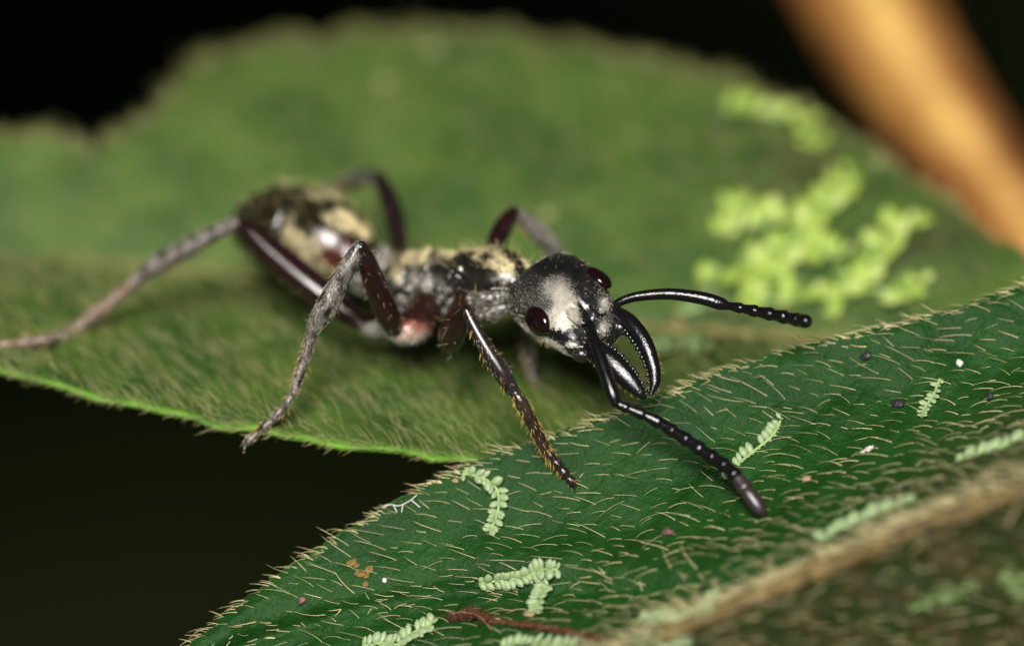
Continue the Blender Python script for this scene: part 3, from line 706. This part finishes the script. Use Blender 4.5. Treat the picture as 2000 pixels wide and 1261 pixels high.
w = (isCx * (blob(800, 650, 40, 22)))[:, None] * 0.8; base = base * (1 - w) + np.array([0.32, 0.12, 0.09]) * w
pub_sheen = (0.30 * silver + 0.45 * isH * np.clip(silver - 0.45, 0, 1) / 0.55)[:, None]  # pubescence colour, plus specular white painted into the head patch
base = base * (1 - pub_sheen) + np.array([0.56, 0.545, 0.51]) * pub_sheen
base = base * (1 - 0.40 * gold[:, None]) + np.array([0.52, 0.47, 0.31]) * 0.40 * gold[:, None]
pl_ = ((isT) & (bx > 903) & (bx < 1008) & (by > 568) & (by < 626) & (bd < 0.95)) * 1.0
base = base * (1 - pl_[:, None]) + np.array([0.045, 0.040, 0.037]) * pl_[:, None]; silver = np.maximum(silver, 0.45 * pl_)
rug = pl_ * 0.4 + (isT & (bx < 905)) * 1.0 + isPt * 0.7 + isCx * 0.3
BV = BV + BN * (rug * (0.040 * vnoise(BV, 0.42, 61) + 0.018 * vnoise(BV, 0.2, 62)))[:, None]
me.vertices.foreach_set('co', BV.astype(np.float32).ravel()); me.update(); BN = normals(BV, BT)
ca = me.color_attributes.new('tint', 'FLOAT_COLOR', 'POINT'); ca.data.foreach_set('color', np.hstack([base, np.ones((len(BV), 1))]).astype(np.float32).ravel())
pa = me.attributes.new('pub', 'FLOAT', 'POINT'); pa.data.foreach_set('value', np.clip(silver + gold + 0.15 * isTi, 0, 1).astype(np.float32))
tag(ant, 'black ant with silver and gold pubescence striding from one leaf onto the other', 'ant')

# pubescence: thousands of short appressed hairs
def coat(name, wgt, n, length, rad, mat, direc, lift, curl, jit, seg_=3):
    p_, n_ = sample(BV, BT, BN, n, wgt)
    d_ = np.tile(direc, (n, 1)) if direc is not None else rng.normal(0, 1, (n, 3))
    v, f = hairs(p_ - n_ * 0.004, n_, d_, length * rng.uniform(.6, 1.3, n), rad, lift, curl, jit, 3, seg_)
    return v, f
def combine(lst):
    V, F, o = [], [], 0
    for v, f in lst: V.append(v); F.append(f + o); o += len(v)
    return np.vstack(V), np.vstack(F)
bodyback = unit(-0.6 * AX + 0.1 * AU + 0.6 * AD)
sv = combine([coat('', silver ** 1.5 * isH, 20000, 0.09, 0.0040, None, HF, 0.14, 0.0, 0.35),
              coat('', silver * (isT | isPt | isCx), 5000, 0.11, 0.0048, None, bodyback, 0.16, 0, 0.4),
              coat('', silver * (isTi | isTa | isF), 11000, 0.085, 0.0034, None, unit(-AU), 0.12, 0, 0.22)])
tag(fast_mesh('pubescence', *sv, M['silver'], ant), kind='stuff')
gv = combine([coat('', gold * isT, 6500, 0.12, 0.0048, None, bodyback, 0.16, 0, 0.4), coat('', gold * isG, 6000, 0.13, 0.0052, None, bodyback, 0.16, 0, 0.35)])
tag(fast_mesh('pubescence', *gv, M['gold'], ant), kind='stuff')
# erect hairs on back, gaster and head
topw = np.clip(BN @ np.array([0, 0.1, 1.0]), 0, 1) ** 2
ev = combine([coat('', topw * isT, 150, 0.30, 0.0045, None, bodyback, 1.2, 0.0, 0.5, 4), coat('', (0.25 + topw) * isG, 190, 0.34, 0.006, None, bodyback, 1.1, 0.0, 0.5, 4),
              coat('', isH * np.clip(0.15 + topw, 0, 1), 60, 0.13, 0.0035, None, HF, 1.1, 0, 0.5, 4), coat('', isH * blob(1060, 690, 70, 22, 35), 60, 0.13, 0.0038, None, -HN, 1.0, 0, 0.4, 4),
              coat('', isCx + 0.6 * isF, 240, 0.13, 0.0036, None, unit(-AU), 1.0, 0, 0.5, 4)])
tag(fast_mesh('body_hair', *ev, M['body_hair'], ant), kind='stuff')
# stiff leg bristles
bl = []
for ctrl, kind, near in legs_axis:
    if kind == 'f': continue
    c = smooth([pr(*q) for q in ctrl], 60); n = (30 if kind == 't' else 60)
    i = rng.integers(6, 58, n); ax_ = unit(np.gradient(c[:, :3], axis=0))[i]
    rd = rng.normal(0, 1, (n, 3)) + np.array([-0.8, -0.4, 0.0]); rd = unit(rd - (rd * ax_).sum(1)[:, None] * ax_)
    bl.append(hairs(c[i, :3] + rd * c[i, 3:4] * 0.85, rd, ax_, rng.uniform(.13, .25, n), 0.0058, 0.85, -0.1, 0.15, 3, 3))
c = smooth([pr(*q) for q in legs_axis[1][0]], 80); n = 130; i = rng.integers(4, 50, n); ax_ = unit(np.gradient(c[:, :3], axis=0))[i]
rd = rng.normal(0, 0.6, (n, 3)) + np.where(rng.random(n) < 0.6, 1, -1)[:, None] * np.array([1.0, 0.0, 0.1]); rd = unit(rd - (rd * ax_).sum(1)[:, None] * ax_)
bl.append(hairs(c[i, :3] + rd * c[i, 3:4] * 0.9, rd, ax_, rng.uniform(.10, .20, n), 0.0048, 0.35, -0.1, 0.12, 3, 3))
tag(fast_mesh('leg_bristle', *combine(bl), M['bristle'], ant), kind='stuff')

# eyes
for s, nm in ((-1, 'eye'), (1, 'eye')):
    c = H(0.90 * s, 0.04, 0.41)
    an = unit(HL * s * 0.75 + HN * 0.65); at_ = unit(HF - (HF @ an) * an); ab = np.cross(an, at_)
    V, F = ellipsoid(c, (ab, at_, an), (0.29, 0.39, 0.165), 40, 28)
    mesh_obj('eye', V, F, M['eye'], ant)

# mandibles with toothed inner edge
M_NEAR, M_FAR = -1, 1
def mandible(ctrl, side, n_teeth):
    rows = [pr(c[0], c[1], c[2], c[3], c[4]) for c in ctrl]
    V, F = loft(rows, 60, 28, -AD); o = mesh_obj('mandible', V, F, M['ant_black'], ant)
    c = smooth(rows, 60); t = unit(np.gradient(c[:, :3], axis=0)); sd = unit(np.cross(t, -AD)) * side
    idx = np.linspace(12, 57, n_teeth).astype(int); T = []
    for k, i in enumerate(idx):
        r = 0.058 * (1.0 - 0.4 * k / n_teeth) * (1.15 if k % 2 else 0.85); b_ = c[i, :3] + sd[i] * c[i, 3] * 0.90 - AD * c[i, 4] * 0.25
        d_ = unit(sd[i] * 1.0 + t[i] * 0.25 - AD * 0.3)
        v, f = loft([np.concatenate([b_ + d_ * q, [g_, g_]]) for q, g_ in ((-.02, r), (r * .7, r * .95), (r * 1.3, r * .65), (r * 1.6, r * .25))], 8, 10); T.append((v, f))
    V, F = join(T); mesh_obj('tooth_row', V, F, M['tooth'], o)
    n = 46; i = rng.integers(8, 57, n); ou = np.where(rng.random(n) < 0.6, 1, -1)[:, None] * sd[i]
    V2, F2 = hairs(c[i, :3] + ou * c[i, 3:4] * 0.95, unit(ou - 0.4 * AD), t[i], rng.uniform(.06, .13, n), 0.0045, 0.9, 0, 0.3)
    tag(fast_mesh('mandible_bristle', V2, F2, M['bristle'], o), kind='stuff')
mandible([(1146, 672, -0.62, 17, 18), (1168, 688, -0.80, 23, 19), (1198, 712, -1.0, 24, 15), (1226, 740, -1.12, 20, 12), (1248, 764, -1.18, 13, 8), (1259, 777, -1.2, 5, 4)], M_NEAR, 17)
mandible([(1208, 612, -0.40, 14, 15), (1232, 632, -0.62, 17, 16), (1258, 668, -0.85, 17, 14), (1275, 712, -1.0, 14, 11), (1279, 746, -1.08, 11, 8), (1271, 770, -1.12, 4, 4)], M_FAR, 16)

# antennae: scape and beaded flagellum
def antenna(scape, knots, tipmat_from, label=None):
    V, F = loft([pr(*c) for c in scape], 50, 20); root = mesh_obj('antenna', V, F, M['ant_black'], ant)
    for i in range(len(knots) - 1):
        a, b = np.array(knots[i], float), np.array(knots[i + 1], float)
        f_ = ((-.05, .74), (.12, .82), (.45, .92), (.78, 1.05), (.95, 1.0), (1.03, .84)) if i < len(knots) - 2 else ((-.05, .75), (.2, .98), (.55, 1.06), (.8, .92), (.95, .6), (1.0, .28))
        V, F = loft([pr(*(a + (b - a) * f)[:3], (a[3] + (b[3] - a[3]) * f) * g_) for f, g_ in f_], 26, 20)
        mesh_obj('flagellum_segment', V, F, M['antenna_tip'] if i >= tipmat_from else M['ant_black'], root)
    return root
dT = dep(bvhB, 1492, 1004)
N_ = [(1203, 787), (1226, 797), (1258, 810), (1290, 826), (1318, 844), (1345, 861), (1371, 879), (1396, 896), (1419, 911), (1438, 930), (1457, 957), (1492, 1005)]
R_ = [10, 11, 12, 13, 13.5, 14, 14.5, 14.8, 15.2, 15.6, 16, 15]
D_ = np.interp(np.arange(12), [0, 3, 11], [-1.65, -1.62, dT - 0.22])
antenna([(1143, 618, -0.68, 9), (1152, 640, -0.85, 11), (1166, 680, -1.18, 12.5), (1184, 733, -1.48, 13.5), (1196, 768, -1.62, 13.5), (1203, 787, -1.65, 11)],
        [(x, y, d, r) for (x, y), d, r in zip(N_, D_, R_)], 9)
K2 = [(1418, 596, -0.55, 9), (1449, 602, -0.75, 10.5), (1478, 608, -0.95, 12), (1508, 614, -1.15, 13), (1536, 620, -1.35, 13.5), (1562, 625, -1.6, 13.5), (1579, 628, -2.0, 13.5)]
antenna([(1196, 600, -0.32, 8), (1214, 588, -0.38, 8.5), (1250, 578, -0.42, 10), (1310, 574, -0.48, 11.5), (1370, 582, -0.52, 13), (1405, 592, -0.54, 13), (1420, 597, -0.55, 9)], K2, 99)
print('ant verts', len(BV))

# ------------------------------------------------------------------ leafy liverwort sprigs growing on the leaves
def leaflet_mesh(name, mat, asp=0.62, cup=0.22):
    nu, nv = 7, 6; V = []
    for i in range(nv + 1):
        t = i / nv; w = asp * math.sin(math.pi * min(1, t * 0.93 + 0.07)) ** 0.7 * 0.5
        for j in range(nu):
            s = -1 + 2 * j / (nu - 1); V.append((s * w, t, cup * (1 - (2 * t - 0.9) ** 2) * 0.6 - cup * s * s * 0.7 * (w / asp * 2)))
    V = np.array(V); V2 = V.copy(); V2[:, 2] -= 0.10; n = len(V); F = []
    for i in range(nv):
        for j in range(nu - 1):
            a = i * nu + j; F.append([a, a + 1, a + nu + 1, a + nu]); F.append([n + a, n + a + nu, n + a + nu + 1, n + a + 1])
    rim = [j for j in range(nu)] + [i * nu + nu - 1 for i in range(1, nv + 1)] + [nv * nu + j for j in range(nu - 2, -1, -1)] + [i * nu for i in range(nv - 1, 0, -1)]
    for a, b in zip(rim, rim[1:] + rim[:1]): F.append([a, n + a, n + b, b])
    me = bpy.data.meshes.new(name); me.from_pydata([tuple(v) for v in np.vstack([V, V2])], [], F); me.update()
    me.polygons.foreach_set('use_smooth', [True] * len(F)); me.materials.append(mat); return me
LM_near = [leaflet_mesh('leaflet', M['liverwort'], a, c) for a, c in ((0.62, .22), (0.75, .30), (0.52, .15))]
M['liverwort_far_pale'] = simple('liverwort_pale_yellow_green', (0.34, 0.42, 0.12), 0.5, 0.3, 0.2, 2.0, 0.2, 0.2)
M['liverwort_far_deep'] = simple('liverwort_deep_green', (0.12, 0.20, 0.03), 0.5, 0.3, 0.25, 2.0, 0.2, 0.2)
M['liverwort_dim'] = simple('liverwort_shaded_green', (0.085, 0.125, 0.04), 0.5, 0.3, 0.3, 4.0, 0.2, 0.2)  # darker liverwort copy with shade put into its colour
LM_far = [leaflet_mesh('leaflet', M[k_], a, c) for k_, a, c in (('liverwort_far', 0.75, .25), ('liverwort_far', 0.9, .3), ('liverwort_far_pale', 0.85, .3), ('liverwort_far_deep', 0.8, .25))]
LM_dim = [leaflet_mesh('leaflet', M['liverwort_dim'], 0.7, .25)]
def sprig(bvh, path, label, step=15, size=20, meshes=LM_near, group=None, rank=(1, 1), lift=0.35, ang=55, r=3.0, h=0.03, skip=0.06, vary=0.15, wig=0):
    p = []
    for q in smooth([(x + random.uniform(-wig, wig), y + random.uniform(-wig, wig), 0) for x, y in path], 30):
        loc, n = hit(bvh, q[0], q[1])
        if loc is not None: p.append((loc + n * h, n))
    if len(p) < 4: return
    root = empty('liverwort_sprig', p[0][0]); o0 = p[0][0]
    pos = np.array([a for a, _ in p]); nr_ = np.array([b for _, b in p])
    V, F = loft([np.concatenate([a - o0, [r / PXMM, r / PXMM]]) for a in pos[::3]], 24, 8); mesh_obj('stem', V, F, M['liverwort_stem'], root)
    tan = unit(np.gradient(pos, axis=0)); ln = np.concatenate([[0], np.cumsum(np.linalg.norm(np.diff(pos, axis=0), axis=1))])
    s, k = 0.0, 0
    while s < ln[-1]:
        i = int(np.argmin(abs(ln - s))); taper = 0.65 + 0.35 * math.sin(math.pi * min(1, 0.15 + s / ln[-1] * 0.85))
        for sd in (1, -1):
            if rank[0 if sd > 0 else 1] == 0 or random.random() < skip: continue
            t, n = tan[i], nr_[i]; b = np.cross(n, t) * sd; a = math.radians(ang + random.uniform(-14, 14))
            y = unit(t * math.cos(a) + b * math.sin(a) + n * random.uniform(lift - 0.15, lift + 0.2)); x = unit(np.cross(y, n)); z = np.cross(x, y)
            L = size / PXMM * taper * random.uniform(1 - vary, 1 + vary) * rank[0 if sd > 0 else 1]
            o = bpy.data.objects.new('leaflet', random.choice(meshes)); C.objects.link(o); o.parent = root
            m = Matrix(((*[x[0] * L, y[0] * L, z[0] * L], 0), (x[1] * L, y[1] * L, z[1] * L, 0), (x[2] * L, y[2] * L, z[2] * L, 0), (0, 0, 0, 1)))
            m.translation = Vector(pos[i] - o0 + n * 0.01 * (k % 3)); o.matrix_local = m
        s += step / PXMM * random.uniform(.85, 1.15); k += 1
    tag(root, label, 'liverwort', group)
sprig(bvhB, [(905, 925), (940, 932), (968, 952), (975, 985), (965, 1020), (952, 1045)], 'pale green liverwort sprig hooked like a cane beside the front foot of the ant', 13, 27)
sprig(bvhB, [(938, 1138), (975, 1132), (1010, 1128), (1040, 1118)], 'plump pale green liverwort sprig lying flat along the leaf vein', 11, 24)
sprig(bvhB, [(1030, 1125), (1058, 1112), (1092, 1112)], 'short liverwort tuft with upright leaflets joining two other sprigs', 11, 26, ang=70)
sprig(bvhB, [(1062, 1125), (1058, 1160), (1046, 1195)], 'liverwort sprig hanging down from the upright tuft across the vein', 11, 26)
sprig(bvhB, [(1440, 908), (1475, 880), (1510, 850), (1528, 815)], 'comb-like liverwort frond with one-sided leaflets behind the near antenna', 13, 24, rank=(1, 0.35), ang=75)
sprig(bvhB, [(1836, 742), (1822, 775), (1805, 800), (1798, 820)], 'tiny yellowish liverwort frond beside two dark grains', 12, 17)
sprig(bvhB, [(1870, 900), (1915, 885), (1960, 872), (2010, 850)], 'blurred bright liverwort frond near the brown midrib base', 14, 30, rank=(1, 0.6))
sprig(bvhB, [(1600, 1055), (1650, 1030), (1700, 1010), (1760, 985), (1790, 975)], 'long blurred liverwort frond running alongside the brown midrib', 14, 30, rank=(1, 0.6))
sprig(bvhB, [(780, 1256), (810, 1235), (835, 1225), (850, 1210)], 'pale liverwort tuft with rounded leaflets next to the red-brown strand', 11, 27)
sprig(bvhB, [(710, 1262), (745, 1256), (790, 1262)], 'low pale liverwort sprig at the foot of the rounded tuft', 11, 24)
sprig(bvhB, [(980, 1262), (1030, 1256), (1080, 1262), (1130, 1258)], 'pale liverwort sprig growing below the red-brown strand', 12, 26)
sprig(bvhB, [(1250, 1210), (1290, 1212), (1330, 1210), (1370, 1190)], 'blurred liverwort sprig where vein and midrib come together', 12, 26)
sprig(bvhB, [(1375, 1215), (1388, 1180), (1395, 1160)], 'blurred upright liverwort tuft next to the brown midrib', 11, 26)
sprig(bvhB, [(1240, 1258), (1290, 1250), (1345, 1248)], 'blurred liverwort sprig crossing the low end of the midrib', 12, 26)
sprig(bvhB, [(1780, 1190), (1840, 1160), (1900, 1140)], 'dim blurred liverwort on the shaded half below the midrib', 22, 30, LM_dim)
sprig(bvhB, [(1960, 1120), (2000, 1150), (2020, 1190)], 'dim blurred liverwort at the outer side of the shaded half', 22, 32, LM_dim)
sprig(bvhB, [(722, 1000), (738, 996), (752, 990)], 'little yellow-green liverwort tip at the hairy edge', 9, 13)
sprig(bvhB, [(1415, 935), (1425, 922), (1432, 915)], 'single round liverwort bud under the near antenna', 10, 18)
FG = [([(1410, 420), (1440, 400), (1455, 380)], 'isolated tuft'), ]
far = [
 ([(1430, 470), (1432, 420), (1440, 370)], 'blurred yellow-green liverwort branch standing apart at the ant side of the mat'),
 ([(1500, 560), (1560, 470), (1620, 400), (1660, 340)], 'main blurred yellow-green liverwort branch through the middle of the mat'),
 ([(1450, 450), (1520, 430), (1600, 420)], 'blurred liverwort branch crossing to the isolated tuft'),
 ([(1380, 545), (1450, 540), (1520, 535), (1580, 540)], 'blurred liverwort branch spreading toward the far antenna'),
 ([(1480, 500), (1560, 505), (1660, 500)], 'blurred liverwort branch across the centre of the mat'),
 ([(1440, 590), (1520, 590), (1600, 585)], 'lowest blurred liverwort branch above the antenna tip'),
 ([(1640, 570), (1700, 520), (1760, 460), (1800, 420)], 'blurred liverwort branch on the stem side of the mat'),
 ([(1600, 600), (1680, 580), (1770, 560), (1815, 530)], 'blurred liverwort branch close to the dark green front leaf'),
 ([(1275, 694), (1330, 688), (1390, 694)], 'blurred low liverwort patch in the shade behind the open mandibles'),
 ([(1330, 604), (1390, 606), (1450, 612)], 'blurred liverwort strip on the midrib just under the far antenna'),
 ([(1420, 215), (1480, 215), (1530, 225), (1560, 245)], 'curved blurred liverwort strand along the far leaf edge'),
 ([(1560, 250), (1590, 270), (1600, 305)], 'small blurred liverwort tuft at the far leaf edge near the stem'),
]
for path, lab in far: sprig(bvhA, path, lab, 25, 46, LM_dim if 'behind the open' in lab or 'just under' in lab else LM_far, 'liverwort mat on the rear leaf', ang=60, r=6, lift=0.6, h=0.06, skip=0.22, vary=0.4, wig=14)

# ------------------------------------------------------------------ crumbs and specks
def crumb(name, bvh, px, py, size, asp, mat, label, rot=0.0, cat='debris', seed=0, group=None, flat=0.6):
    loc, n = hit(bvh, px, py)
    if loc is None: return
    r = np.random.default_rng(seed + int(px)); s = size / PXMM
    V, F = ellipsoid(np.zeros(3), np.eye(3), (s * asp, s, s * flat), 14, 9)
    V = V * (1 + 0.30 * vnoise(V / s, 1.7, seed + int(px)) + 0.16 * vnoise(V / s, 0.8, seed + 5 + int(py)))[:, None]
    x = unit(AX * math.cos(rot) + AU * math.sin(rot)); x = unit(x - (x @ n) * n); y = np.cross(n, x)
    V = V[:, :1] * x + V[:, 1:2] * y + V[:, 2:] * n
    o = mesh_obj(name, V, F, mat); o.location = Vector(loc + n * s * flat * 0.5); tag(o, label, cat, group); return o
crumb('white_grain', bvhB, 1697, 878, 6.5, 2.0, M['white_bit'], 'white oblong grain lying among hairs between antenna tip and blurred frond', 0.5)
crumb('pale_seed', bvhB, 1875, 710, 9, 0.75, M['white_bit'], 'cream teardrop-shaped speck lying on the dark green leaf', 0.3)
crumb('tan_crumb', bvhB, 1574, 937, 8, 1.3, M['tan_bit'], 'tan angular crumb caught on a hair beyond the antenna tip', 0.4)
crumb('brown_crumb', bvhB, 1305, 1040, 10, 1.4, M['brown_bit'], 'purplish brown crumb below the drooping antenna', -0.2)
crumb('dark_grain', bvhB, 1754, 791, 10, 1.4, M['dark_bit'], 'larger black grain beside the tiny yellowish frond', 0.1)
crumb('dark_grain', bvhB, 1934, 776, 9, 1.0, M['dark_bit'], 'rounder black grain well away from the yellowish frond')
crumb('dark_grain', bvhB, 1692, 697, 8, 1.2, M['dark_bit'], 'black grain close to the upper edge of the dark leaf')
crumb('dark_grain', bvhB, 590, 1172, 9, 1.1, M['brown_bit'], 'dull brown pit-like grain near the lower hairy edge')
crumb('tan_crumb', bvhB, 890, 938, 6, 1.0, M['tan_bit'], 'small tan crumb at the hooked end of the cane-like sprig')
crumb('tan_crumb', bvhB, 1034, 1200, 9, 1.1, M['tan_bit'], 'tan crumb at the end of the hanging sprig')
crumb('pale_crumb', bvhB, 752, 1132, 5, 1.0, M['white_bit'], 'tiny pale crumb beside the ochre crust')
crust = empty('ochre_crust', hit(bvhB, 706, 1118)[0])
for i, (x, y, sz, a, rt) in enumerate([(688, 1098, 8, 1.5, .5), (705, 1120, 9, 1.3, .2), (722, 1112, 7, 1.5, .8), (714, 1140, 5, 1.0, 0), (696, 1104, 5, 1.2, 0), (716, 1124, 6, 1.2, 1)]):
    fl = crumb('flake', bvhB, x, y, sz, a, M['ochre_bit'], None, rt, None, i, None, 0.22); fl.parent = crust; fl.location -= crust.location
tag(crust, 'patchy ochre crust of thin flakes on the dark leaf', 'crust')
for i, (x, y, s_, mt, lb) in enumerate([(845, 100, 20, 'olive_bit', 'blurred pale olive speck close under the far edge of the broad leaf'), (752, 165, 19, 'olive_bit', 'blurred dull olive speck between the far leaf edge and the raised hind knee'),
        (1070, 418, 13, 'olive_bit', 'blurred pale speck just beyond the far front knee of the ant'), (1716, 318, 20, 'olive_bit', 'blurred pale speck at the leaf edge beside the orange-brown stem'),
        (182, 516, 12, 'olive_bit', 'blurred pale speck on the midrib above the trailing hind foot'), (1330, 622, 13, 'tan_bit', 'blurred pinkish tan speck behind the far antenna')]):
    crumb('pale_speck', bvhA, x, y, s_, 1.1, M[mt], lb, 0, 'debris', i, 'pale specks on the rear leaf', 0.3)
# red-brown moss strand
path = [(882, 1212), (920, 1205), (960, 1215), (1010, 1222), (1060, 1228), (1120, 1240), (1175, 1250)]
o0, n0 = hit(bvhB, 1010, 1222); root = empty('moss_strand', o0); sp_ = [hit(bvhB, x, y) for x, y in path]
V, F = loft([np.concatenate([a + n * 0.05 - o0, [0.05, 0.05]]) for a, n in sp_], 40, 8); mesh_obj('stem', V, F, M['red_moss'], root)
cc = smooth([a + n * 0.06 - o0 for a, n in sp_], 420); i = rng.integers(0, 420, 420); nn_ = np.tile(n0, (420, 1))
dd = rng.normal(0, 1, (420, 3)); hvv = hairs(cc[i] + 0.02 * rng.normal(0, 1, (420, 3)), nn_, dd, rng.uniform(.08, .20, 420) * (1.0 + 0.9 * (i < 110)), 0.016, 0.5, -0.3, 0.5)
tag(fast_mesh('scale_leaf', *hvv, M['red_moss'], root), kind='stuff')
tag(root, 'dry red-brown moss strand lying across the dark leaf below the vein', 'moss')
# forked white fungal thread near the edge
root = empty('fungal_thread', hit(bvhB, 775, 985)[0]); o0 = np.array(root.location)
for name, pth in (('thread', [(752, 990), (765, 986), (780, 988), (800, 980), (815, 968)]), ('branch', [(770, 988), (776, 1000)]), ('branch', [(788, 986), (786, 1000)]), ('branch', [(755, 988), (748, 975)]), ('branch', [(805, 978), (820, 990)])):
    pts = [next(h_ for h_ in (hit(bvhB, x, y + k) for k in range(80)) if h_[0] is not None) for x, y in pth]
    V, F = loft([np.concatenate([a + n * 0.05 - o0, [0.014, 0.014]]) for a, n in pts], 14, 6); mesh_obj(name, V, F, M['white_bit'], root)
tag(root, 'forked white fungal thread at the hairy edge of the dark leaf', 'thread')
